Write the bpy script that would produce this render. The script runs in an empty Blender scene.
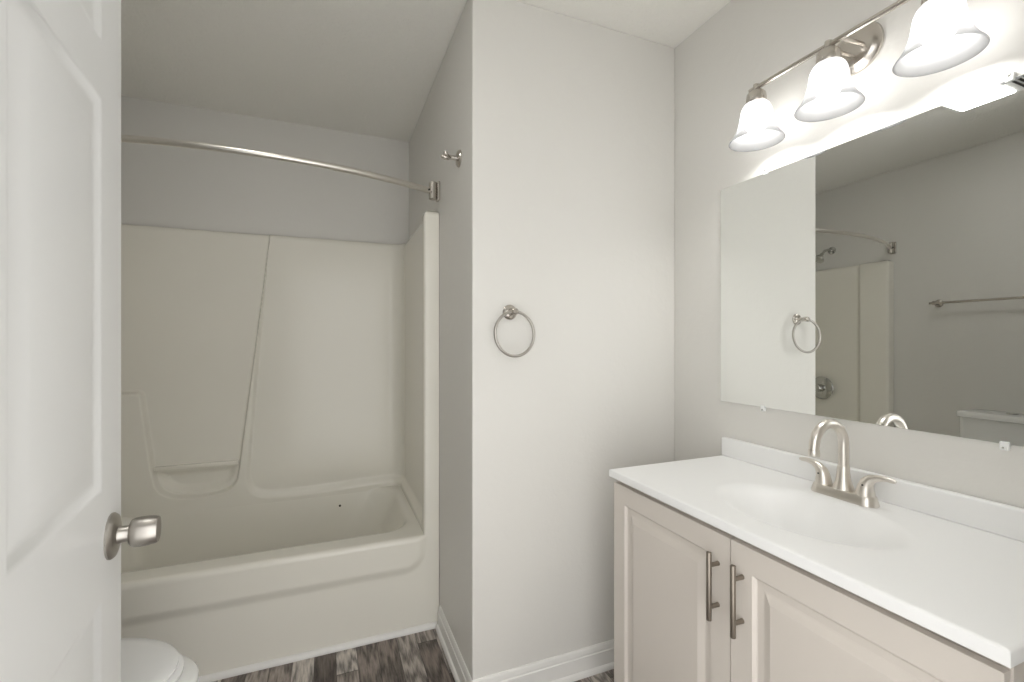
import bpy, math, random
import numpy as np
from mathutils import Vector, Matrix

# ------------------------------------------------------------------ camera, world, exposure
S = bpy.context.scene
COL = S.collection
EYE = 1.242
cam_d = bpy.data.cameras.new('camera')
cam = bpy.data.objects.new('camera', cam_d)
COL.objects.link(cam)
cam_d.sensor_width = 36.0
cam_d.lens = 36.0 * 456.0 / 1024.0
cam_d.clip_start = 0.02
cam.location = (0, 0, EYE)
cam.rotation_euler = (math.radians(90), 0, math.radians(-22))
S.camera = cam

world = bpy.data.worlds.new('world')
S.world = world
world.use_nodes = True
bg = world.node_tree.nodes['Background']
bg.inputs['Color'].default_value = (1.0, 0.993, 0.98, 1)
bg.inputs['Strength'].default_value = 2.25          # daylight and hall light through the doorway

S.view_settings.view_transform = 'Standard'
S.view_settings.look = 'None'
S.view_settings.gamma = 1.0
S.view_settings.use_curve_mapping = False
S.view_settings.exposure = 0.30

BULB = 66.0
BULB_COL = (1.0, 0.99, 0.975)
FAN = 15.0
SHADE = 0.31

# ------------------------------------------------------------------ room dimensions
XL, XP, XR = -1.07, 0.453, 1.316          # left wall, partition side, right (mirror) wall
YN, YP, YB = 0.12, 1.479, 2.776          # near wall inner face, partition front, back wall
ZC = 2.44

# ------------------------------------------------------------------ materials
def new_mat(name, col, rough=0.5, metal=0.0, spec=0.5, coat=0.0):
    m = bpy.data.materials.new(name)
    m.use_nodes = True
    b = m.node_tree.nodes['Principled BSDF']
    b.inputs['Base Color'].default_value = (*col, 1)
    b.inputs['Roughness'].default_value = rough
    b.inputs['Metallic'].default_value = metal
    b.inputs['Specular IOR Level'].default_value = spec
    b.inputs['Coat Weight'].default_value = coat
    return m

def add_bump(m, scale, strength, dist=0.002, detail=4.0, rough=0.55, stretch=None, kind='noise'):
    nt = m.node_tree
    b = nt.nodes['Principled BSDF']
    tc = nt.nodes.new('ShaderNodeTexCoord')
    mp = nt.nodes.new('ShaderNodeMapping')
    if stretch: mp.inputs['Scale'].default_value = stretch
    n = nt.nodes.new('ShaderNodeTexNoise')
    n.inputs['Scale'].default_value = scale
    n.inputs['Detail'].default_value = detail
    n.inputs['Roughness'].default_value = rough
    bp = nt.nodes.new('ShaderNodeBump')
    bp.inputs['Strength'].default_value = strength
    bp.inputs['Distance'].default_value = dist
    L = nt.links.new
    L(tc.outputs['Object'], mp.inputs['Vector'])
    L(mp.outputs['Vector'], n.inputs['Vector'])
    if kind == 'knock':
        r = nt.nodes.new('ShaderNodeValToRGB')
        r.color_ramp.elements[0].position = 0.46
        r.color_ramp.elements[1].position = 0.60
        L(n.outputs['Fac'], r.inputs['Fac'])
        L(r.outputs['Color'], bp.inputs['Height'])
    else:
        L(n.outputs['Fac'], bp.inputs['Height'])
    L(bp.outputs['Normal'], b.inputs['Normal'])
    return m

M = {}
M['paint'] = add_bump(new_mat('wall_paint', (0.750, 0.736, 0.698), 0.42, spec=0.35), 26, 0.09, 0.003, 3, kind='knock')
M['ceiling'] = add_bump(new_mat('ceiling_texture', (0.90, 0.885, 0.835), 0.9, spec=0.1), 70, 0.9, 0.006, 5, 0.65)
M['trim'] = new_mat('trim_paint', (0.84, 0.83, 0.80), 0.3)
M['door'] = add_bump(new_mat('door_paint', (0.80, 0.803, 0.795), 0.34), 40, 0.05, 0.001, 4, stretch=(3, 3, 0.15))
M['tub'] = add_bump(new_mat('bone_gelcoat', (0.85, 0.825, 0.745), 0.2, spec=0.4), 9, 0.03, 0.004, 2)
M['porcelain'] = new_mat('white_porcelain', (0.86, 0.86, 0.84), 0.08, coat=0.3)
M['seat'] = new_mat('white_seat_plastic', (0.88, 0.88, 0.87), 0.2)
M['counter'] = new_mat('white_cultured_marble', (0.90, 0.90, 0.89), 0.34, coat=0.0)
M['cabinet'] = new_mat('warm_white_thermofoil', (0.665, 0.615, 0.56), 0.35)
M['dark'] = new_mat('dark_gap', (0.03, 0.028, 0.026), 0.6)
M['plastic'] = new_mat('clear_plastic_clip', (0.88, 0.89, 0.88), 0.15)
M['bronze'] = new_mat('dark_screw', (0.03, 0.025, 0.02), 0.4, metal=0.6)
M['fan'] = new_mat('white_fan_plastic', (0.85, 0.85, 0.83), 0.4)

def brushed(name, col, rough, stretch=(1, 1, 60)):
    m = new_mat(name, col, rough, metal=1.0)
    add_bump(m, 30, 0.06, 0.0008, 3, stretch=stretch)
    return m
M['nickel'] = brushed('brushed_nickel', (0.60, 0.565, 0.52), 0.26)
M['knob'] = brushed('satin_knob_metal', (0.47, 0.445, 0.41), 0.36)
M['rod'] = brushed('satin_rod_metal', (0.74, 0.71, 0.66), 0.34, (60, 1, 1))
M['faucet'] = brushed('satin_nickel_faucet', (0.76, 0.72, 0.665), 0.30)
M['pull'] = brushed('dark_brushed_pull', (0.30, 0.265, 0.225), 0.42)
M['chrome'] = new_mat('chrome', (0.55, 0.55, 0.53), 0.08, metal=1.0)
M['mirror'] = new_mat('mirror_silver', (0.90, 0.915, 0.90), 0.0, metal=1.0)

def mat_glow(name, col, strength):
    m = bpy.data.materials.new(name); m.use_nodes = True
    nt = m.node_tree; nt.nodes.clear()
    o = nt.nodes.new('ShaderNodeOutputMaterial'); e = nt.nodes.new('ShaderNodeEmission')
    e.inputs['Color'].default_value = (*col, 1); e.inputs['Strength'].default_value = strength
    nt.links.new(e.outputs[0], o.inputs['Surface'])
    return m
M['bulb'] = mat_glow('lit_bulb', BULB_COL, BULB)
M['lens'] = mat_glow('lit_lens', (1, 0.99, 0.96), FAN)

def mat_shade():
    m = bpy.data.materials.new('frosted_glass_shade'); m.use_nodes = True
    nt = m.node_tree; nt.nodes.clear()
    o = nt.nodes.new('ShaderNodeOutputMaterial')
    t = nt.nodes.new('ShaderNodeBsdfTranslucent'); t.inputs['Color'].default_value = (SHADE, SHADE, SHADE, 1)
    d = nt.nodes.new('ShaderNodeBsdfDiffuse'); d.inputs['Color'].default_value = (SHADE, SHADE, SHADE, 1)
    tr = nt.nodes.new('ShaderNodeBsdfTransparent')
    a = nt.nodes.new('ShaderNodeMixShader'); a.inputs[0].default_value = 0.5
    b = nt.nodes.new('ShaderNodeMixShader'); b.inputs[0].default_value = 0.30
    L = nt.links.new
    L(t.outputs[0], a.inputs[1]); L(d.outputs[0], a.inputs[2])
    L(a.outputs[0], b.inputs[1]); L(tr.outputs[0], b.inputs[2]); L(b.outputs[0], o.inputs['Surface'])
    return m
M['shade'] = mat_shade()

def mat_floor():
    m = new_mat('grey_oak_vinyl_plank', (0.2, 0.18, 0.16), 0.42, spec=0.4)
    nt = m.node_tree; b = nt.nodes['Principled BSDF']; L = nt.links.new
    N = nt.nodes.new
    geo = N('ShaderNodeTexCoord')
    sep = N('ShaderNodeSeparateXYZ'); L(geo.outputs['Object'], sep.inputs[0])
    def math_(op, a, bb=None):
        n = N('ShaderNodeMath'); n.operation = op
        for i, v in enumerate((a, bb)):
            if v is None: continue
            if isinstance(v, (int, float)): n.inputs[i].default_value = v
            else: L(v, n.inputs[i])
        return n.outputs[0]
    W = 0.078
    u = math_('DIVIDE', math_('ADD', sep.outputs['X'], 3.012), W)
    row = math_('FLOOR', u)
    wn = N('ShaderNodeTexWhiteNoise'); wn.noise_dimensions = '1D'; L(row, wn.inputs['W'])
    v = math_('ADD', math_('DIVIDE', sep.outputs['Y'], 0.55), math_('MULTIPLY', wn.outputs['Value'], 7.3))
    seg = math_('FLOOR', v)
    cmb = N('ShaderNodeCombineXYZ'); L(row, cmb.inputs[0]); L(seg, cmb.inputs[1])
    wn2 = N('ShaderNodeTexWhiteNoise'); wn2.noise_dimensions = '3D'; L(cmb.outputs[0], wn2.inputs['Vector'])
    ramp = N('ShaderNodeValToRGB'); cr = ramp.color_ramp; cr.interpolation = 'LINEAR'
    cr.elements[0].position = 0.0; cr.elements[0].color = (0.085, 0.068, 0.060, 1)
    cr.elements[1].position = 1.0; cr.elements[1].color = (0.46, 0.425, 0.39, 1)
    for p, c in ((0.28, (0.14, 0.115, 0.10, 1)), (0.5, (0.23, 0.195, 0.172, 1)), (0.75, (0.34, 0.305, 0.275, 1))):
        e = cr.elements.new(p); e.color = c
    L(wn2.outputs['Value'], ramp.inputs['Fac'])
    # grain, shifted per plank
    mp = N('ShaderNodeVectorMath'); mp.operation = 'MULTIPLY_ADD'
    L(wn2.outputs['Color'], mp.inputs[0]); mp.inputs[1].default_value = (5, 9, 3)
    L(geo.outputs['Object'], mp.inputs[2])
    sc = N('ShaderNodeMapping'); sc.inputs['Scale'].default_value = (1, 0.12, 1)
    L(mp.outputs[0], sc.inputs['Vector'])
    g1 = N('ShaderNodeTexNoise'); g1.inputs['Scale'].default_value = 170; g1.inputs['Detail'].default_value = 8; g1.inputs['Roughness'].default_value = 0.65
    L(sc.outputs[0], g1.inputs['Vector'])
    sc2 = N('ShaderNodeMapping'); sc2.inputs['Scale'].default_value = (1, 0.11, 1)
    L(mp.outputs[0], sc2.inputs['Vector'])
    wv = N('ShaderNodeTexWave'); wv.wave_type = 'RINGS'; wv.inputs['Scale'].default_value = 30
    wv.inputs['Distortion'].default_value = 7.0; wv.inputs['Detail'].default_value = 2; wv.inputs['Detail Scale'].default_value = 1.3
    L(sc2.outputs[0], wv.inputs['Vector'])
    gmul = math_('ADD', math_('MULTIPLY', g1.outputs['Fac'], 2.2), math_('MULTIPLY', wv.outputs['Fac'], 0.85))
    gm = math_('MAXIMUM', math_('SUBTRACT', gmul, 0.52), 0.12)
    fx = math_('FRACT', u); fy = math_('FRACT', v)
    ex = math_('MINIMUM', fx, math_('SUBTRACT', 1.0, fx))
    ey = math_('MINIMUM', fy, math_('SUBTRACT', 1.0, fy))
    gx = math_('GREATER_THAN', ex, 0.018); gy = math_('GREATER_THAN', ey, 0.0035)
    seam = math_('ADD', math_('MULTIPLY', math_('MULTIPLY', gx, gy), 0.55), 0.45)
    tot = math_('MULTIPLY', gm, seam)
    mul = N('ShaderNodeVectorMath'); mul.operation = 'SCALE'
    L(ramp.outputs['Color'], mul.inputs[0]); L(tot, mul.inputs['Scale'])
    L(mul.outputs[0], b.inputs['Base Color'])
    bp = N('ShaderNodeBump'); bp.inputs['Strength'].default_value = 0.25; bp.inputs['Distance'].default_value = 0.001
    L(tot, bp.inputs['Height']); L(bp.outputs[0], b.inputs['Normal'])
    return m
M['floor'] = mat_floor()

# ------------------------------------------------------------------ mesh helpers
class MB:
    def __init__(self): self.v = []; self.f = []
    def add(self, vs, fs):
        o = len(self.v)
        self.v += [tuple(map(float, p)) for p in vs]
        self.f += [tuple(i + o for i in q) for q in fs]
        return self
    def box(self, x0, x1, y0, y1, z0, z1):
        vs = [(x, y, z) for z in (z0, z1) for y in (y0, y1) for x in (x0, x1)]
        return self.add(vs, [(0, 2, 3, 1), (4, 5, 7, 6), (0, 1, 5, 4), (2, 6, 7, 3), (0, 4, 6, 2), (1, 3, 7, 5)])
    def loft(self, rings, cap0=True, cap1=True, closed=True):
        n = len(rings[0]); vs = [p for r in rings for p in r]; fs = []
        for i in range(len(rings) - 1):
            for j in range(n if closed else n - 1):
                k = (j + 1) % n
                fs.append((i * n + j, i * n + k, (i + 1) * n + k, (i + 1) * n + j))
        if cap0: fs.append(tuple(range(n - 1, -1, -1)))
        if cap1: fs.append(tuple((len(rings) - 1) * n + j for j in range(n)))
        return self.add(vs, fs)
    def lathe(self, prof, org, axis=(0, 0, 1), seg=40, cap0=True, cap1=True):
        a = Vector(axis).normalized()
        q = a.orthogonal().normalized(); w = a.cross(q)
        o = Vector(org); rings = []
        for r, h in prof:
            r = max(r, 1e-5)
            rings.append([o + a * h + (q * math.cos(t) + w * math.sin(t)) * r for t in (2 * math.pi * k / seg for k in range(seg))])
        return self.loft(rings, cap0, cap1)
    def tube(self, pts, rad, seg=16, flat=1.0):
        pts = [Vector(p) for p in pts]
        if isinstance(rad, (int, float)): rad = [rad] * len(pts)
        t0 = (pts[1] - pts[0]).normalized(); q = t0.orthogonal().normalized(); rings = []
        for i, p in enumerate(pts):
            t = (pts[min(i + 1, len(pts) - 1)] - pts[max(i - 1, 0)]).normalized()
            q = (q - t * q.dot(t)).normalized(); w = t.cross(q)
            rings.append([p + (q * math.cos(a) + w * math.sin(a)) * rad[i] for a in (2 * math.pi * k / seg for k in range(seg))])
        return self.loft(rings)
    def torus(self, c, u, w, R, r, n=64, seg=12):
        c, u, w = Vector(c), Vector(u).normalized(), Vector(w).normalized(); ax = u.cross(w); vs = []; fs = []
        for i in range(n):
            a = 2 * math.pi * i / n; d = u * math.cos(a) + w * math.sin(a)
            for j in range(seg):
                b = 2 * math.pi * j / seg
                vs.append(c + d * (R + r * math.cos(b)) + ax * (r * math.sin(b)))
        for i in range(n):
            for j in range(seg):
                k, l = (i + 1) % n, (j + 1) % seg
                fs.append((i * seg + j, k * seg + j, k * seg + l, i * seg + l))
        return self.add(vs, fs)

ORG = {}
def finish(name, mb, mat, bevel=0.0, bseg=2, smooth=35, parent=None, loc=None):
    org = Vector(loc) if loc is not None else (Vector(ORG[parent.name]) if parent else Vector((0, 0, 0)))
    me = bpy.data.meshes.new(name)
    me.from_pydata([Vector(p) - org for p in mb.v], [], mb.f)
    me.validate(); me.update()
    import bmesh
    bm = bmesh.new(); bm.from_mesh(me)
    bmesh.ops.recalc_face_normals(bm, faces=bm.faces); bm.to_mesh(me); bm.free()
    me.materials.append(mat)
    if smooth:
        me.shade_smooth(); me.set_sharp_from_angle(angle=math.radians(smooth))
    o = bpy.data.objects.new(name, me); COL.objects.link(o)
    if bevel:
        b = o.modifiers.new('bevel', 'BEVEL'); b.width = bevel; b.segments = bseg; b.limit_method = 'ANGLE'
        b.angle_limit = math.radians(40); b.harden_normals = False
    if parent: o.parent = parent
    else: o.location = org
    ORG[o.name] = tuple(org)
    return o

def struct(name, mb, mat, label=None, **k):
    o = finish(name, mb, mat, **k); o['kind'] = 'structure'
    if label: o['label'] = label
    return o

def thing(name, label, cat, loc, rotz=0.0, kind=None):
    o = bpy.data.objects.new(name, None); COL.objects.link(o)
    o.empty_display_size = 0.05
    o.location = loc; o.rotation_euler = (0, 0, rotz); o['label'] = label; o['category'] = cat
    if kind: o['kind'] = kind
    ORG[o.name] = tuple(loc)
    return o

def part(name, mb, mat, parent, label=None, **k):
    o = finish(name, mb, mat, parent=parent, **k)
    if label: o['label'] = label
    return o

def rrect(cx, cy, hx, hy, r, z, na=10, ns=12):
    """closed rounded-rectangle ring, constant point count"""
    pts = []
    r = min(r, hx - 1e-4, hy - 1e-4)
    cs = [(cx + hx - r, cy + hy - r, 0), (cx - hx + r, cy + hy - r, 90), (cx - hx + r, cy - hy + r, 180), (cx + hx - r, cy - hy + r, 270)]
    for i, (x, y, a0) in enumerate(cs):
        arc = [(x + r * math.cos(math.radians(a0 + 90 * k / na)), y + r * math.sin(math.radians(a0 + 90 * k / na))) for k in range(na + 1)]
        pts += arc
        nx, ny, na0 = cs[(i + 1) % 4]
        e = (nx + r * math.cos(math.radians(na0)), ny + r * math.sin(math.radians(na0)))
        s = arc[-1]
        pts += [(s[0] + (e[0] - s[0]) * k / ns, s[1] + (e[1] - s[1]) * k / ns) for k in range(1, ns)]
    return [(p[0], p[1], z) for p in pts]

def smooth01(t):
    t = np.clip(t, 0, 1); return t * t * (3 - 2 * t)

# ------------------------------------------------------------------ room shell
struct('floor', MB().box(XL - .1, XR + .1, -0.02, YB + .1, -0.05, 0), M['floor'], 'grey brown wood look plank floor', smooth=0)
struct('ceiling', MB().box(XL - .1, XR + .1, 0.0, YB + .1, ZC, ZC + .08), M['ceiling'], 'textured pale ceiling', smooth=0)
struct('wall_left', MB().box(XL - .1, XL, 0.0, YB + .1, 0, ZC), M['paint'], smooth=0)
struct('wall_back', MB().box(XL, XP, YB, YB + .1, 0, ZC), M['paint'], smooth=0)
struct('wall_right', MB().box(XR, XR + .1, 0.0, YB + .1, 0, ZC), M['paint'], smooth=0)
struct('wall_partition', MB().box(XP, XR, YP, YB + .1, 0, ZC), M['paint'], 'pale grey painted wall between the tub alcove and the vanity', bevel=0.004, smooth=0)
OX0, OX1, OZ = -0.285, 0.67, 2.05        # doorway in the near wall
nw = MB()
nw.box(XL, OX0, 0, YN, 0, ZC); nw.box(OX1, XR, 0, YN, 0, ZC); nw.box(OX0, OX1, 0, YN, OZ, ZC)
struct('wall_front', nw, M['paint'], smooth=0)
cs = MB()
cs.box(OX0 - .065, OX0 - .002, YN, YN + .014, 0, OZ + .06); cs.box(OX1 + .002, OX1 + .065, YN, YN + .014, 0, OZ + .06)
cs.box(OX0 - .002, OX1 + .002, YN, YN + .014, OZ, OZ + .06)
struct('trim_1', cs, M['trim'], 'white casing around the doorway', bevel=0.004, smooth=0)

# baseboards: a profile (distance from wall, height) extruded along the wall, with a quarter-round shoe
BP = [(0, 0), (0.022, 0), (0.0215, 0.008), (0.018, 0.015), (0.012, 0.019), (0.012, 0.068), (0.009, 0.071), (0.009, 0.078), (0.007, 0.09), (0.004, 0.096), (0, 0.096)]
def baseboard(name, p0, p1, n, m0=0.0, m1=0.0):
    """p0->p1 along the wall, n = direction into the room, m0/m1 mitre factors"""
    p0, p1, n = Vector((*p0, 0)), Vector((*p1, 0)), Vector((*n, 0))
    t = (p1 - p0).normalized()
    r0 = [p0 + n * d + t * d * m0 + Vector((0, 0, h)) for d, h in BP]
    r1 = [p1 + n * d + t * d * m1 + Vector((0, 0, h)) for d, h in BP]
    return struct(name, MB().loft([r0, r1]), M['trim'], smooth=0)
baseboard('baseboard_alcove', (XP, 1.950), (XP, YP), (-1, 0), 0, 1)
baseboard('baseboard_partition', (XP, YP), (XR, YP), (0, -1), -1, -1)
baseboard('baseboard_right', (XR, YP), (XR, 1.24), (-1, 0), 1, 0)
baseboard('baseboard_left', (XL, YN), (XL, 1.950), (1, 0), 0, 0)
qr = [(0, 0), (-0.018, 0), (-0.018, 0.008), (-0.015, 0.014), (-0.009, 0.019), (0, 0.021)]
struct('trim_2', MB().loft([[(XL, 1.9655 + d * .8, h) for d, h in qr], [(XP - .012, 1.9655 + d * .8, h) for d, h in qr]]), M['trim'],
       'white quarter round strip along the foot of the bathtub', smooth=0)

# ------------------------------------------------------------------ raised panel faces (door and cabinet doors)
def panel_face(mb, W, H, panels, steps, f, thick):
    """W x H slab; f(u, v, d) maps to space, d = depth behind the front face. panels = [(u0,u1,v0,v1)]"""
    us = sorted({0, W, *[p[0] for p in panels], *[p[1] for p in panels]})
    vs = sorted({0, H, *[p[2] for p in panels], *[p[3] for p in panels]})
    def isp(a, b, c, d): return any(abs(p[0]-a) < 1e-6 and abs(p[1]-b) < 1e-6 and abs(p[2]-c) < 1e-6 and abs(p[3]-d) < 1e-6 for p in panels)
    for i in range(len(us) - 1):
        for j in range(len(vs) - 1):
            a, b, c, d = us[i], us[i+1], vs[j], vs[j+1]
            if isp(a, b, c, d):
                rings = [[f(a+e, c+e, z), f(b-e, c+e, z), f(b-e, d-e, z), f(a+e, d-e, z)] for e, z in steps]
                mb.loft(rings, cap0=False, cap1=True)
            else:
                mb.add([f(a, c, 0), f(b, c, 0), f(b, d, 0), f(a, d, 0)], [(0, 1, 2, 3)])
    e = 0.0
    mb.add([f(0, 0, thick), f(W, 0, thick), f(W, H, thick), f(0, H, thick)], [(3, 2, 1, 0)])
    for a, b in (((0, 0), (W, 0)), ((W, 0), (W, H)), ((W, H), (0, H)), ((0, H), (0, 0))):
        mb.add([f(*a, 0), f(*b, 0), f(*b, thick), f(*a, thick)], [(0, 1, 2, 3)])
    return mb

def weld(o, d=0.0004):
    import bmesh
    bm = bmesh.new(); bm.from_mesh(o.data)
    bmesh.ops.remove_doubles(bm, verts=bm.verts, dist=d)
    bmesh.ops.recalc_face_normals(bm, faces=bm.faces)
    bm.to_mesh(o.data); bm.free()

# ------------------------------------------------------------------ the open door
DW, DH, DT = 0.914, 2.03, 0.035
DROT = math.atan2(0.995, -0.098)
door = thing('door_1', 'white six panel door standing open at the left', 'door', (-0.257, 0.12, 0.012), DROT, kind='structure')
ORG[door.name] = (0, 0, 0)                # its parts are written in the door's own frame
pu = [(0.5125, 0.813), (0.111, 0.4015)]
pv = [(0.22, 0.815), (0.985, 1.622), (1.708, 1.90)]
panels = [(a, b, c, d) for a, b in pu for c, d in pv]
steps = [(0, 0), (0.003, 0.0004), (0.007, 0.0026), (0.014, 0.0058), (0.018, 0.0066), (0.024, 0.0064), (0.052, 0.0010), (0.058, 0.0004)]
mb = MB()
panel_face(mb, DW, DH, panels, steps, lambda u, v, d: (u, d, v), DT / 2)
panel_face(mb, DW, DH, panels, steps, lambda u, v, d: (u, DT - d, v), DT / 2)
slab = part('door_slab', mb, M['door'], door, smooth=40); weld(slab)
kx, kz = DW - 0.060, 0.900
KN = [(0.0, -0.0005), (0.0375, -0.0005), (0.038, 0.003), (0.035, 0.007), (0.027, 0.009), (0.0155, 0.011), (0.0135, 0.015), (0.013, 0.026)]
KC = [(0.0, 0.0265), (0.019, 0.0265), (0.0220, 0.0285), (0.0243, 0.033), (0.0250, 0.040), (0.0245, 0.052), (0.0232, 0.061), (0.0215, 0.0655), (0.0195, 0.0645), (0.016, 0.0625), (0, 0.062)]
for sgn, y0, who in ((-1, 0.0, 'satin nickel knob facing the room'), (1, DT, None)):
    k = part('door_knob', MB().lathe(KC, (kx, y0, kz), (0, sgn, 0), 48), M['knob'], door, who, smooth=40)
    part('rosette', MB().lathe(KN, (kx, y0, kz), (0, sgn, 0), 48), M['knob'], k, smooth=40)
for hz in (0.22, 1.0, 1.8):
    part('hinge', MB().lathe([(0.006, 0), (0.006, 0.09)], (-0.004, -0.002, hz), (0, 0, 1), 14), M['nickel'], door)

# ------------------------------------------------------------------ bathtub with one piece surround
SX0, SX1 = -1.006, 0.386                  # inner faces of the side panels
SYF, SYB = 1.966, 2.70                    # front flange plane, back panel plane
ZR, ZT = 0.405, 1.812                     # rim, top of the surround
tub = thing('bathtub_surround', 'bone coloured one piece bathtub with moulded shower surround filling the alcove', 'bathtub', ((SX0 + SX1) / 2, 2.34, 0))

# basin and rim
def ring(x0, x1, y0, y1, r, z): return rrect((x0 + x1) / 2, (y0 + y1) / 2, (x1 - x0) / 2, (y1 - y0) / 2, r, z, 14, 14)
rings = [ring(SX0 - .010, SX1 + .010, 1.978, SYB + .006, 0.004, ZR),
         ring(SX0 + .006, SX1 - .008, 2.040, SYB + .004, 0.10, ZR + .001),
         ring(SX0 + .012, SX1 - .018, 2.052, SYB + .003, 0.12, ZR),
         ring(SX0 + .018, SX1 - .028, 2.062, SYB + .0015, 0.135, ZR - .003),
         ring(SX0 + .025, SX1 - .038, 2.073, SYB + .0003, 0.145, ZR - .011),
         ring(SX0 + .031, SX1 - .046, 2.081, SYB - .002, 0.15, ZR - .028),
         ring(SX0 + .050, SX1 - .092, 2.096, SYB - .020, 0.155, ZR - .13),
         ring(SX0 + .075, SX1 - .148, 2.116, SYB - .038, 0.155, ZR - .24),
         ring(SX0 + .10, SX1 - .195, 2.138, SYB - .056, 0.15, ZR - .292),
         ring(SX0 + .15, SX1 - .245, 2.182, SYB - .10, 0.14, ZR - .312),
         ring(SX0 + .30, SX1 - .40, 2.28, SYB - .20, 0.08, ZR - .316)]
part('tub_basin', MB().loft(rings, cap0=False), M['tub'], tub, smooth=60)

# apron: a sheet with a swelling band under the rim, running into the flanges on both sides
def sd_rrect(X, Z, x0, x1, z0, z1, r):
    cx, cz, hx, hz = (x0 + x1) / 2, (z0 + z1) / 2, (x1 - x0) / 2 - r, (z1 - z0) / 2 - r
    qx, qz = np.abs(X - cx) - hx, np.abs(Z - cz) - hz
    return np.hypot(np.maximum(qx, 0), np.maximum(qz, 0)) + np.minimum(np.maximum(qx, qz), 0) - r
xs = np.concatenate([np.linspace(XL + .002, -0.90, 60), np.linspace(-0.88, 0.26, 60), np.linspace(0.265, XP - .002, 64)])
zs = np.concatenate([np.linspace(0, 0.22, 8), np.linspace(0.23, 0.385, 40)])
Xg, Zg = np.meshgrid(xs, zs)
d = sd_rrect(Xg, Zg, SX0 + .004, SX1 - .001, 0.262, 0.70, 0.085)
bump = 0.013 * smooth01(0.5 - (d + 0.006) / 0.045)
Yg = SYF - bump
rows = [[(Xg[i, j], Yg[i, j], Zg[i, j]) for j in range(len(xs))] for i in range(len(zs))]
last = rows[-1]; bl = bump[-1] / 0.013
for ang in (15, 30, 45, 60, 75, 90):
    a = math.radians(ang)
    rows.append([(p[0], p[1] + (1 - math.cos(a)) * 0.02 * w, p[2] + math.sin(a) * 0.02) for p, w in zip(last, bl)])
rows.append([(p[0], p[1] + 0.037 * w, ZR) for p, w in zip(last, bl)])
part('apron', MB().loft(rows, False, False, closed=False), M['tub'], tub, smooth=70)

# surround walls: one sheet swept along flange, side, back, side, flange
def seg_arc(cx, cy, r, a0, a1, n): return [(cx + r * math.cos(math.radians(a0 + (a1 - a0) * k / n)), cy + r * math.sin(math.radians(a0 + (a1 - a0) * k / n))) for k in range(n + 1)]
R = 0.055; rf = 0.012
path = [(XP - .002, SYF - .0004), (SX1 + 0.035, SYF - .0004)]
path += seg_arc(SX1 + rf, SYF + rf - .0004, rf, 270, 180, 6)
path += [(SX1, y) for y in np.linspace(2.0, SYB - R - .01, 60)]
path += seg_arc(SX1 - R, SYB - R, R, 0, 90, 12)
nb0 = len(path)
path += [(x, SYB) for x in np.linspace(SX1 - R - .004, SX0 + R + .004, 400)]
nb1 = len(path)
path += seg_arc(SX0 + R, SYB - R, R, 90, 180, 12)
path += [(SX0, y) for y in np.linspace(SYB - R - .01, 2.0, 60)]
path += seg_arc(SX0 - rf, SYF + rf - .0004, rf, 0, -90, 6)
path += [(SX0 - 0.035, SYF - .0004), (XL + .002, SYF - .0004)]
P = np.array(path)
zl = np.concatenate([np.linspace(0.36, 0.72, 130), np.linspace(0.725, 1.78, 210)])
def sd_poly(X, Z, poly):
    """signed distance to a closed polygon, negative inside"""
    dmin = np.full(X.shape, 1e9); inside = np.zeros(X.shape, bool)
    n = len(poly)
    for i in range(n):
        ax, az = poly[i]; bx, bz = poly[(i + 1) % n]
        ex, ez = bx - ax, bz - az; L2 = ex * ex + ez * ez + 1e-12
        t = np.clip(((X - ax) * ex + (Z - az) * ez) / L2, 0, 1)
        dmin = np.minimum(dmin, np.hypot(X - ax - t * ex, Z - az - t * ez))
        c = ((az > Z) != (bz > Z)) & (X < ex * (Z - az) / (ez if abs(ez) > 1e-9 else 1e-9) + ax)
        inside ^= c
    return np.where(inside, -dmin, dmin)
def chaikin(p, n=2):
    for _ in range(n):
        q = [p[0]]
        for a, b in zip(p[:-1], p[1:]):
            q += [(a[0]*.75+b[0]*.25, a[1]*.75+b[1]*.25), (a[0]*.25+b[0]*.75, a[1]*.25+b[1]*.75)]
        p = q + [p[-1]]
    return p
niche_low = chaikin([(-0.425, 0.585), (-0.438, 0.500), (-0.53, 0.462), (-0.68, 0.462), (-0.768, 0.500), (-0.792, 0.615)])
niche = [(-0.269, 1.90), (-0.283, 1.786)] + niche_low + [(-0.832, 0.965), (-0.836, 0.985), (-0.848, 0.991), (SX0 + 0.02, 0.991), (SX0 + 0.02, 1.90)]
panel_low = chaikin([(-0.392, 0.60), (-0.398, 0.47), (-0.335, 0.415), (-0.20, 0.405), (0.0, 0.410)])
panel = [(-0.300, 1.90), (-0.303, 1.786)] + panel_low + [(0.3, 0.425), (3, 0.425), (3, 1.90)]
dish = chaikin([(-0.430, 0.604), (-0.445, 0.515), (-0.54, 0.472), (-0.67, 0.472), (-0.755, 0.515), (-0.788, 0.604)])
# distance along the sheet, equal to x on the back wall and running on around both corners
step = np.concatenate([[0], np.cumsum(np.hypot(*np.diff(P, axis=0).T))])
U = P[nb0, 0] - (step - step[nb0])
Xb = U[None, :].repeat(len(zl), 0); Zb = zl[:, None].repeat(len(P), 1)
fade = smooth01((P[:, 1] - 2.015) / 0.03)
tang = np.gradient(P, axis=0); tang /= np.linalg.norm(tang, axis=1)[:, None]
nrm = np.stack([tang[:, 1], -tang[:, 0]], 1)
if nrm[nb0 + 50, 1] < 0: nrm = -nrm
UL = (SX0 + R) - math.pi / 2 * R - (SYB - R - 2.16)
left_side = [(UL, 0.44), (SX0 + 0.005, 0.44), (SX0 + 0.005, 1.95), (UL, 1.95)]
dl = 0.022 * smooth01(0.5 - sd_poly(Xb, Zb, left_side) / 0.022)
dn = 0.036 * smooth01(0.5 - sd_poly(Xb, Zb, niche) / 0.016)
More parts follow.
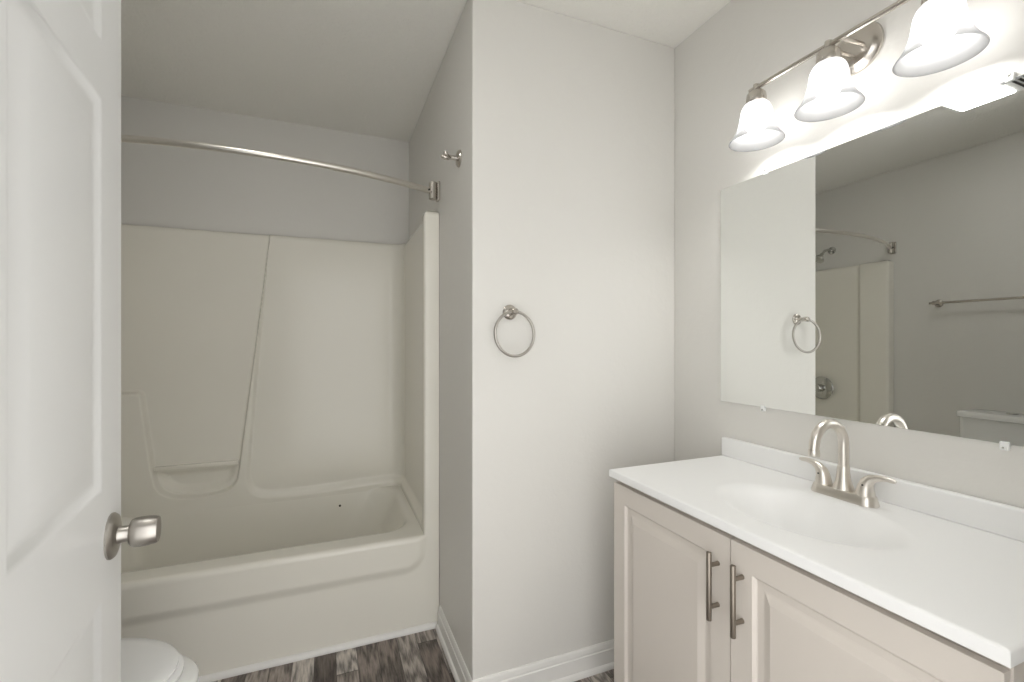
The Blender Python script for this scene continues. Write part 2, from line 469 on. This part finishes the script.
wid = 0.020 + 0.030 * smooth01((0.56 - Zb) / 0.12)
dp = 0.022 * smooth01(-sd_poly(Xb, Zb, panel) / wid)
dd = 0.032 * smooth01(-sd_poly(Xb, Zb, dish) / 0.040)
Db = np.maximum(np.maximum(dn, dp), dl) + dd
Db *= fade[None, :]
rows = [[(P[j, 0] + nrm[j, 0] * Db[i, j], P[j, 1] + nrm[j, 1] * Db[i, j], zl[i]) for j in range(len(P))] for i in range(len(zl))]
# rounded top lip running back to the walls
top = rows[-1]
lipr = 0.030
for ang in (15, 30, 45, 60, 75, 90):
    a = math.radians(ang); o_ = (1 - math.cos(a)) * 0.022
    rows.append([(min(max(top[j][0] + nrm[j, 0] * o_, XL + .001), XP - .001), min(top[j][1] + nrm[j, 1] * o_, YB - .001), 1.78 + math.sin(a) * lipr) for j in range(len(P))])
rows.append([(min(max(top[j][0] + nrm[j, 0] * 0.06, XL + .001), XP - .001), min(top[j][1] + nrm[j, 1] * 0.065, YB - .001), ZT - 0.001) for j in range(len(P))])
sur = part('surround_wall', MB().loft(rows, False, False, closed=False), M['tub'], tub, smooth=60)
part('soap_bar', MB().loft([[(x, 2.713 + a, 0.604 + b) for a, b in ((0, 0.002), (0.003, 0), (0.03, 0), (0.03, 0.020), (0.004, 0.020), (0, 0.017))] for x in (-0.788, -0.429)]), M['tub'], tub, bevel=0.003)
part('screw_cap', MB().lathe([(0.006, 0), (0.006, 0.003), (0.003, 0.005)], (0.062, 2.671, 0.340), (0, -1, -0.1), 14), M['bronze'], tub, 'small dark screw in the back of the basin')
part('drain', MB().lathe([(0, 0.0), (0.035, 0.0), (0.033, 0.004), (0.02, 0.003), (0, 0.003)], (-0.72, 2.38, 0.0895), (0, 0, 1), 28), M['chrome'], tub)

# ------------------------------------------------------------------ curved shower rod
ZROD = 1.895; YROD = 1.968
rod = thing('shower_curtain_rod', 'brushed nickel curved shower rod arching across the tub alcove', 'shower rod', (-0.31, YROD, ZROD))
hw, sag = 0.715, 0.165
RR = (hw * hw + sag * sag) / (2 * sag)
a1 = math.asin(hw / RR)
pts = [(-0.31 + RR * math.sin(a), YROD + (RR - sag) - RR * math.cos(a), ZROD) for a in np.linspace(-a1, a1, 70)]
part('rod', MB().tube(pts[:51], 0.0115, 18), M['rod'], rod, smooth=50)
part('rod_sleeve', MB().tube(pts[50:], 0.0128, 18), M['rod'], rod, smooth=50)
for sx, wall in ((1, XP), (-1, XL)):
    e = Vector(pts[-1] if sx > 0 else pts[0])
    b = part('bracket', MB().box(wall - sx * 0.0065 - 0.006, wall - sx * 0.0065 + 0.006, YROD - .019, YROD + .019, ZROD - .041, ZROD + .041), M['nickel'], rod, bevel=0.003)
    part('barrel', MB().lathe([(0, -.037), (0.016, -.037), (0.0175, -.035), (0.0175, .035), (0.016, .037), (0, .037)], (wall - sx * 0.029, YROD, ZROD), (0, 0, 1), 24), M['nickel'], b)
    part('screw', MB().lathe([(0.004, 0), (0.004, 0.008), (0.002, 0.01)], (wall - sx * 0.05, YROD - 0.02, ZROD - 0.004), (0, -1, 0), 10), M['bronze'], b)

# ------------------------------------------------------------------ robe hook on the alcove side wall
hk = thing('robe_hook', 'small brushed nickel robe hook beside the shower rod end', 'hook', (XP, 1.638, 1.917))
x, y, z = XP, 1.638, 1.917
part('base_plate', MB().lathe([(0, 0.0005), (0.031, 0.0005), (0.031, 0.004), (0.027, 0.009), (0.013, 0.012), (0, 0.013)], (x, y, z), (-1, 0, 0), 32), M['nickel'], hk)
mb = MB()
mb.tube([(x - .009, y, z), (x - .03, y, z), (x - .04, y, z)], [0.009, 0.0075, 0.0085])
part('post', mb, M['nickel'], hk)
for s in (-1, 1):
    part('prong', MB().tube([(x - .036, y, z - .001), (x - .044, y + s * .007, z - .002), (x - .053, y + s * .014, z + .001), (x - .059, y + s * .019, z + .007), (x - .061, y + s * .020, z + .012)], [0.0065, 0.0068, 0.0068, 0.0075, 0.0055], 12), M['nickel'], hk, smooth=60)

# ------------------------------------------------------------------ towel ring on the partition
tr = thing('towel_ring', 'brushed nickel round towel ring hanging on the pale grey wall', 'towel ring', (0.588, YP, 1.342))
x, y, z = 0.588, YP, 1.342
part('base_plate', MB().lathe([(0, 0.0005), (0.026, 0.0005), (0.0265, 0.004), (0.024, 0.008), (0.013, 0.013), (0.0095, 0.020), (0.0095, 0.040), (0.0115, 0.044), (0.0115, 0.056), (0.009, 0.059), (0, 0.060)], (x, y, z), (0, -1, 0), 36), M['nickel'], tr)
part('ring', MB().torus((x, y - 0.050, z - 0.0755), (1, 0.13, 0), (0, 0.06, 1), 0.0755, 0.0052, 72, 14), M['knob'], tr, smooth=60)

# ------------------------------------------------------------------ towel bar, on the left wall over the toilet
tb = thing('towel_bar', 'long brushed nickel towel bar on the far wall above the toilet tank', 'towel bar', (XL, 1.405, 1.487))
for yy in (1.71, 1.10):
    part('post', MB().lathe([(0, 0.0005), (0.024, 0.0005), (0.025, 0.004), (0.022, 0.009), (0.012, 0.014), (0.0095, 0.022), (0.0095, 0.045), (0.013, 0.050), (0.013, 0.064), (0.010, 0.068), (0, 0.069)], (XL, yy, 1.487), (1, 0, 0), 32), M['nickel'], tb)
part('bar', MB().tube([(XL + .057, 1.735, 1.487), (XL + .057, 1.08, 1.487)], 0.0075, 18), M['nickel'], tb)

# ------------------------------------------------------------------ shower fittings on the left end of the surround
sh = thing('wall_shower', 'chrome shower head on a bent arm high on the end wall', 'shower', (XL, 2.39, 1.955))
part('flange', MB().lathe([(0, 0.0005), (0.030, 0.0005), (0.029, 0.005), (0.014, 0.012), (0, 0.012)], (XL, 2.39, 1.955), (1, 0, 0), 30), M['chrome'], sh)
part('arm', MB().tube([(XL + .008, 2.39, 1.955), (XL + .05, 2.39, 1.957), (XL + .09, 2.39, 1.945), (XL + .12, 2.39, 1.915)], 0.0095, 14), M['chrome'], sh, smooth=60)
part('head', MB().lathe([(0, -.004), (0.013, -.004), (0.014, 0.012), (0.020, 0.022), (0.036, 0.050), (0.038, 0.060), (0.034, 0.064), (0, 0.062)], (XL + .118, 2.39, 1.918), (0.65, 0, -0.76), 32), M['chrome'], sh)
sv = thing('shower_valve', 'round chrome shower valve plate on the end wall of the surround', 'shower valve', (SX0, 2.425, 0.872))
part('escutcheon', MB().lathe([(0, 0.0005), (0.088, 0.0005), (0.089, 0.004), (0.083, 0.010), (0.045, 0.018), (0.030, 0.020), (0, 0.020)], (SX0, 2.425, 0.872), (1, 0, 0), 48), M['chrome'], sv)
kb = part('handle', MB().lathe([(0, 0.0205), (0.026, 0.0205), (0.030, 0.030), (0.028, 0.060), (0.022, 0.066), (0, 0.068)], (SX0, 2.425, 0.872), (1, 0, 0), 32), M['chrome'], sv)
ts = thing('tub_spout', 'chrome tub spout below the shower valve', 'tub spout', (SX0, 2.395, 0.56))
part('spout', MB().tube([(SX0 + .001, 2.395, 0.56), (SX0 + .06, 2.395, 0.56), (SX0 + .11, 2.395, 0.555), (SX0 + .13, 2.395, 0.535)], [0.03, 0.028, 0.026, 0.022], 22), M['chrome'], ts, smooth=60)
part('diverter', MB().lathe([(0.004, 0), (0.004, 0.012), (0.008, 0.014), (0.008, 0.02)], (SX0 + .10, 2.395, 0.581), (0, 0, 1), 14), M['chrome'], ts)

# ------------------------------------------------------------------ toilet
TY = 1.325
wc = thing('toilet', 'white two piece toilet between the open door and the bathtub', 'toilet', (XL + .4, TY, 0))
def egg(xb, xf, hw, z, flat=0.35, n=64):
    """elongated bowl outline, back at xb, front at xf"""
    xm = xb + (xf - xb) * 0.45; pts = []
    for k in range(n):
        a = 2 * math.pi * k / n; c, s_ = math.cos(a), math.sin(a)
        if c >= 0: X = xm + (xf - xm) * c; Y = hw * s_
        else:
            X = xm + (xm - xb) * (-(abs(c) ** (1 - flat * 0.6))); Y = hw * math.copysign(abs(s_) ** (1 - flat * .5), s_)
        pts.append((X, TY + Y, z))
    return pts
b0 = XL + .03
bowl = [egg(b0 + .12, -0.53, 0.105, 0.0), egg(b0 + .12, -0.525, 0.108, 0.01), egg(b0 + .13, -0.54, 0.10, 0.05), egg(b0 + .13, -0.50, 0.10, 0.12), egg(b0 + .12, -0.44, 0.12, 0.20),
        egg(b0 + .08, -0.375, 0.150, 0.28), egg(b0 + .04, -0.330, 0.175, 0.345), egg(b0 + .02, -0.302, 0.186, 0.39), egg(b0 + .02, -0.295, 0.189, 0.41), egg(b0 + .02, -0.296, 0.188, 0.424), egg(b0 + .025, -0.301, 0.183, 0.430),
        egg(b0 + .20, -0.355, 0.135, 0.430), egg(b0 + .21, -0.362, 0.128, 0.420), egg(b0 + .24, -0.40, 0.10, 0.32), egg(b0 + .30, -0.47, 0.055, 0.26)]
part('bowl', MB().loft(bowl), M['porcelain'], wc, smooth=60)
seat = [egg(XL + .245, -0.332, 0.179, 0.4315), egg(XL + .243, -0.327, 0.184, 0.436), egg(XL + .243, -0.327, 0.184, 0.444), egg(XL + .246, -0.332, 0.179, 0.4475),
        egg(XL + .32, -0.385, 0.118, 0.4475), egg(XL + .32, -0.385, 0.118, 0.4315)]
part('seat', MB().loft(seat + [seat[0]], False, False), M['seat'], wc, smooth=50)
lid = [egg(XL + .246, -0.342, 0.178, 0.4495), egg(XL + .243, -0.338, 0.183, 0.453), egg(XL + .243, -0.338, 0.183, 0.461), egg(XL + .247, -0.344, 0.178, 0.4655), egg(XL + .27, -0.365, 0.155, 0.4685), egg(XL + .38, -0.45, 0.08, 0.470)]
part('lid', MB().loft(lid), M['seat'], wc, smooth=50)
for s in (-1, 1):
    part('seat_hinge', MB().lathe([(0.011, -.02), (0.012, -.018), (0.012, .018), (0.011, .02)], (XL + .228, TY + s * .075, 0.445), (0, 1, 0), 16), M['seat'], wc)
def rr(x0, x1, hw, r, z): return rrect((x0 + x1) / 2, TY, (x1 - x0) / 2, hw, r, z, 8, 6)
tank = [rr(XL + .03, XL + .195, .165, .03, 0.4305), rr(XL + .022, XL + .203, .180, .035, 0.445), rr(XL + .014, XL + .212, .200, .035, 0.62), rr(XL + .012, XL + .214, .203, .035, 0.792)]
tk = part('tank', MB().loft(tank), M['porcelain'], wc, smooth=50)
tl = [rr(XL + .008, XL + .220, .209, .035, 0.793), rr(XL + .004, XL + .225, .213, .038, 0.797), rr(XL + .004, XL + .225, .213, .038, 0.818), rr(XL + .008, XL + .220, .209, .035, 0.826), rr(XL + .02, XL + .205, .195, .03, 0.829)]
tlo = part('tank_lid', MB().loft(tl), M['porcelain'], wc, smooth=50)
part('flush_button', MB().lathe([(0, 0), (0.024, 0), (0.024, 0.005), (0.021, 0.008), (0, 0.008)], (XL + .115, TY, 0.8292), (0, 0, 1), 28), M['chrome'], tlo, 'chrome flush button')

# ------------------------------------------------------------------ vanity cabinet
CX0, CY0, CY1, ZK = 0.826, 0.308, 1.224, 0.837     # countertop front, near end, far end, height
FX = 0.841                                          # door faces
van = thing('vanity_cabinet', 'warm white vanity cabinet with two raised panel doors under the white countertop', 'cabinet', (1.09, 0.77, 0))
mb = MB()
vx0, vx1, vy0, vy1, vz1 = FX + .0195, XR - .002, 0.318, 1.2195, 0.8135
mb.box(vx0, vx1, vy0, vy0 + .016, 0, vz1); mb.box(vx0, vx1, vy1 - .016, vy1, 0, vz1)
mb.box(vx0 + .05, vx1, vy0 + .016, vy1 - .016, 0.08, 0.095)
mb.box(vx1 - .008, vx1, vy0 + .016, vy1 - .016, 0.095, vz1)
mb.box(vx0, vx0 + .016, vy0 + .016, vy1 - .016, 0.775, vz1)
mb.box(vx0, vx0 + .016, vy0 + .016, vy0 + .05, 0.095, 0.775); mb.box(vx0, vx0 + .016, vy1 - .05, vy1 - .016, 0.095, 0.775)
mb.box(vx0, vx0 + .016, 0.745, 0.785, 0.095, 0.775); mb.box(vx0, vx0 + .016, vy0 + .016, vy1 - .016, 0.07, 0.095)
mb.box(vx0 + .05, vx0 + .062, vy0 + .016, vy1 - .016, 0, 0.08)
part('body', mb, M['cabinet'], van, smooth=0, bevel=0.001, bseg=1)
cst = [(0, 0), (0.002, 0.0030), (0.005, 0.0065), (0.008, 0.0080), (0.022, 0.0078), (0.026, 0.0070), (0.040, 0.0010), (0.043, 0.0)]
ZD0, ZD1 = 0.085, 0.796
for (y0, y1, yh) in ((0.7700, 1.2185, 0.803), (0.3195, 0.7670, 0.736)):
    W_, H_ = y1 - y0, ZD1 - ZD0
    mb = panel_face(MB(), W_, H_, [(0.055, W_ - 0.055, 0.055, H_ - 0.055)], cst, lambda u, v, d: (FX + d, y1 - u, ZD0 + v), 0.018)
    dr = part('door', mb, M['cabinet'], van, smooth=0); weld(dr)
    bv = dr.modifiers.new('bevel', 'BEVEL'); bv.width = 0.0025; bv.segments = 2; bv.limit_method = 'ANGLE'; bv.angle_limit = math.radians(60)
    hd = part('pull_handle', MB().lathe([(0, 0), (0.0055, 0), (0.006, 0.001), (0.006, 0.155), (0.0055, 0.156), (0, 0.156)], (FX - 0.028, yh, 0.600), (0, 0, 1), 20), M['pull'], dr, 'brushed nickel bar pull', smooth=40)
    for dz in (0.030, 0.126):
        part('pull_post', MB().lathe([(0, 0.0002), (0.0055, 0.0002), (0.005, 0.008), (0.005, 0.027), (0, 0.027)], (FX, yh, 0.600 + dz), (-1, 0, 0), 16), M['pull'], hd)

# ------------------------------------------------------------------ countertop with moulded sink
ct = thing('vanity_countertop', 'white countertop with moulded oval sink and low backsplash', 'countertop', (1.07, 0.77, ZK))
e = 0.005
def axis_pts(a, b, n): return np.concatenate([[a, a + .0004, a + .0015, a + e], np.linspace(a + e, b - e, n)[1:-1], [b - e, b - .0015, b - .0004, b]])
gx, gy = axis_pts(CX0, XR - .0015, 80), axis_pts(CY0, CY1, 140)
X, Y = np.meshgrid(gx, gy, indexing='ij')
SCX, SCY, SA, SB = 1.052, 0.752, 0.140, 0.198
q = np.hypot((X - SCX) / SA, (Y - SCY) / SB)
Z = ZK - 0.118 * smooth01((1.12 - q) / 0.95)
ang = np.exp(-((q - 1.13) / 0.10) ** 2)
edge = np.minimum(np.minimum(X - CX0, 1e3 + 0 * X), np.minimum(Y - CY0, CY1 - Y))
Z = Z - e * (1 - np.sqrt(np.clip(1 - ((e - np.clip(edge, 0, e)) / e) ** 2, 0, 1)))
rows = [[(X[i, j], Y[i, j], Z[i, j]) for j in range(len(gy))] for i in range(len(gx))]
mb = MB().loft(rows, False, False, closed=False)
bz = ZK - 0.0225
n1, n2 = len(gx), len(gy)
bd = [rows[i][0] for i in range(n1)] + [rows[-1][j] for j in range(1, n2)] + [rows[i][-1] for i in range(n1 - 2, -1, -1)] + [rows[0][j] for j in range(n2 - 2, 0, -1)]
cxm, cym = (CX0 + XR) / 2, (CY0 + CY1) / 2
lo = [(p[0], p[1], bz) for p in bd]
inn = [(min(max(p[0], CX0 + .033), XR - .03), min(max(p[1], CY0 + .03), CY1 - .03), bz) for p in bd]
mb.loft([bd, lo, inn], False, False)
top = part('sink_top', mb, M['counter'], ct, smooth=45); weld(top, 0.00002)
part('backsplash', MB().box(XR - .021, XR - .0015, CY0, CY1, ZK - .001, 0.902), M['counter'], ct, bevel=0.005, bseg=3, smooth=40)
part('sink_drain', MB().lathe([(0, 0), (0.022, 0), (0.021, 0.004), (0.014, 0.003), (0, 0.006)], (SCX, SCY, ZK - 0.1185), (0, 0, 1), 28), M['faucet'], ct, 'metal sink drain')

# ------------------------------------------------------------------ faucet
FXc, FYc = 1.238, 0.773
fc = thing('faucet', 'satin nickel gooseneck faucet with two lever handles behind the sink', 'faucet', (FXc, FYc, ZK))
def stad(hx, hy, z): return rrect(FXc, FYc, hx, hy, hx - .0005, z, 12, 6)
z0 = ZK + 0.0006
part('base_plate', MB().loft([stad(.0265, .080, z0), stad(.0262, .0797, z0 + .003), stad(.0215, .0750, z0 + .020), stad(.0195, .073, z0 + .0225)]), M['faucet'], fc, smooth=50)
part('spout_base', MB().lathe([(0, 0.022), (0.0235, 0.022), (0.0235, 0.026), (0.0195, 0.036), (0.0160, 0.050), (0.0142, 0.066), (0.0138, 0.080), (0.0125, 0.082), (0, 0.082)], (FXc, FYc, ZK), (0, 0, 1), 36), M['faucet'], fc, smooth=50)
ra = 0.056; zc_ = ZK + 0.139
sp = [(FXc, FYc, ZK + .078), (FXc, FYc, ZK + .10), (FXc, FYc, ZK + .12)] + [(FXc - ra + ra * math.cos(a), FYc, zc_ + ra * math.sin(a)) for a in np.linspace(0, math.pi * 1.0, 30)]
sp += [(FXc - 2 * ra - .001, FYc, zc_ - .006)]
spo = part('spout', MB().tube(sp, 0.0118, 22), M['faucet'], fc, smooth=60)
part('aerator', MB().lathe([(0, 0), (0.0128, 0), (0.0132, 0.002), (0.0132, 0.014), (0.0125, 0.016), (0, 0.016)], (FXc - 2 * ra - .001, FYc, zc_ - .005), (0, 0, -1), 24), M['faucet'], spo)
for s in (1, -1):
    yb = FYc + s * .0515
    hb = MB().tube([(FXc, yb, ZK + .021), (FXc, yb, ZK + .030), (FXc, yb + s * .001, ZK + .043), (FXc, yb + s * .005, ZK + .056), (FXc, yb + s * .014, ZK + .066), (FXc, yb + s * .028, ZK + .072), (FXc, yb + s * .045, ZK + .0745), (FXc, yb + s * .060, ZK + .0735), (FXc, yb + s * .066, ZK + .073)],
                   [0.0205, 0.0195, 0.0172, 0.0145, 0.0110, 0.0078, 0.0062, 0.0056, 0.0035], 20)
    h = part('lever_handle', hb, M['faucet'], fc, smooth=60)
    part('set_screw', MB().lathe([(0.0022, 0), (0.0022, 0.002)], (FXc - 0.0155, yb + s * .003, ZK + .050), (-1, 0, 0), 10), M['dark'], h)

# ------------------------------------------------------------------ mirror
MY0, MY1, MZ0, MZ1 = 0.325, 1.240, 1.026, 1.785
mr = thing('wall_mirror', 'large frameless mirror held by plastic clips above the vanity', 'mirror', (XR, (MY0 + MY1) / 2, MZ0))
part('mirror_glass', MB().box(XR - .0065, XR - .0015, MY0, MY1, MZ0, MZ1), M['mirror'], mr, smooth=0, bevel=0.0012, bseg=1)
for yy, zz, s in ((1.067, MZ0, -1), (0.497, MZ0, -1), (1.056, MZ1, 1), (0.489, MZ1, 1)):
    mb = MB().box(XR - .006, XR - .0005, yy - .007, yy + .007, min(zz + s * .0005, zz + s * .012), max(zz + s * .0005, zz + s * .012))
    mb.box(XR - .0105, XR - .0068, yy - .007, yy + .007, min(zz - s * .006, zz + s * .012), max(zz - s * .006, zz + s * .012))
    cl = part('mirror_clip', mb, M['plastic'], mr, 'small clear plastic clip', bevel=0.001, bseg=1)
    part('clip_screw', MB().lathe([(0.003, 0), (0.003, 0.001), (0.0015, 0.0018)], (XR - .0105, yy, zz + s * .007), (-1, 0, 0), 12), M['chrome'], cl)

# ------------------------------------------------------------------ vanity light
LX, LZ = 1.210, 2.013
LYS = (1.009, 0.793, 0.562)
vl = thing('vanity_light', 'three shade brushed nickel vanity light on the wall above the mirror', 'light', (XR, 0.772, LZ))
part('back_plate', MB().lathe([(0, 0.0005), (0.063, 0.0005), (0.0645, 0.004), (0.063, 0.009), (0.052, 0.012), (0.048, 0.017), (0.044, 0.019), (0.02, 0.021), (0, 0.021)], (XR, 0.785, LZ + .008), (-1, 0, 0), 56), M['nickel'], vl, smooth=40)
for dy in (-0.022, 0.022):
    part('arm', MB().tube([(XR - .018, 0.785 + dy, LZ + .006), (XR - .06, 0.785 + dy, LZ + .004), (LX, 0.785 + dy, LZ)], 0.0055, 14), M['nickel'], vl)
part('bar', MB().tube([(LX, LYS[0] + .022, LZ), (LX, LYS[2] - .012, LZ)], 0.0068, 18), M['nickel'], vl)
SH = [(0.0235, -.042), (0.0300, -.044), (0.0370, -.052), (0.0420, -.064), (0.0445, -.080), (0.0470, -.097), (0.0515, -.114), (0.0590, -.132), (0.0665, -.145), (0.0735, -.154), (0.0762, -.159)]
for yy in LYS:
    sk = part('socket_cup', MB().lathe([(0, 0.011), (0.0085, 0.010), (0.009, -.004), (0.011, -.008), (0.020, -.012), (0.0265, -.020), (0.0285, -.032), (0.0285, -.052), (0.0265, -.054), (0.0, -.052)], (LX, yy, LZ), (0, 0, 1), 32), M['nickel'], vl, smooth=50)
    inner = [(max(r - .003, .02), h - .0005) for r, h in reversed(SH)]
    prof = SH + [(0.0752, -.1605)] + inner
    part('glass_shade', MB().lathe(prof, (LX, yy, LZ - .004), (0, 0, 1), 56, False, False), M['shade'], vl, smooth=70)
    bu = [(0, -.053), (0.012, -.054), (0.013, -.066), (0.018, -.080), (0.0255, -.092), (0.0290, -.106), (0.0275, -.119), (0.021, -.130), (0.011, -.1355), (0, -.137)]
    part('bulb', MB().lathe(bu, (LX, yy, LZ), (0, 0, 1), 28), M['bulb'], sk, 'lit white bulb', smooth=70)

# ------------------------------------------------------------------ ceiling fan light (seen in the mirror)
fx0, fx1, fy0, fy1 = -0.430, -0.185, 0.95, 1.335
fn = thing('exhaust_fan', 'white ceiling exhaust fan with a lit lens, seen in the mirror', 'exhaust fan', ((fx0 + fx1) / 2, (fy0 + fy1) / 2, ZC))
mb = MB()
mb.box(fx0, fx1, fy0, fy1, ZC - .008, ZC - .0005)
part('cover', mb, M['fan'], fn, bevel=0.004)
part('lens', MB().loft([rrect((fx0 + fx1) / 2, 1.214, .115, .101, .012, z, 6, 4) for z in (ZC - .0085, ZC - .0125)]), M['lens'], fn, 'lit white lens', bevel=0.0015)
for k in range(6):
    yy = 0.965 + k * 0.021
    part('grille_slat', MB().box(fx0 + .02, fx1 - .02, yy, yy + .009, ZC - .0125, ZC - .0085), M['dark'], fn)
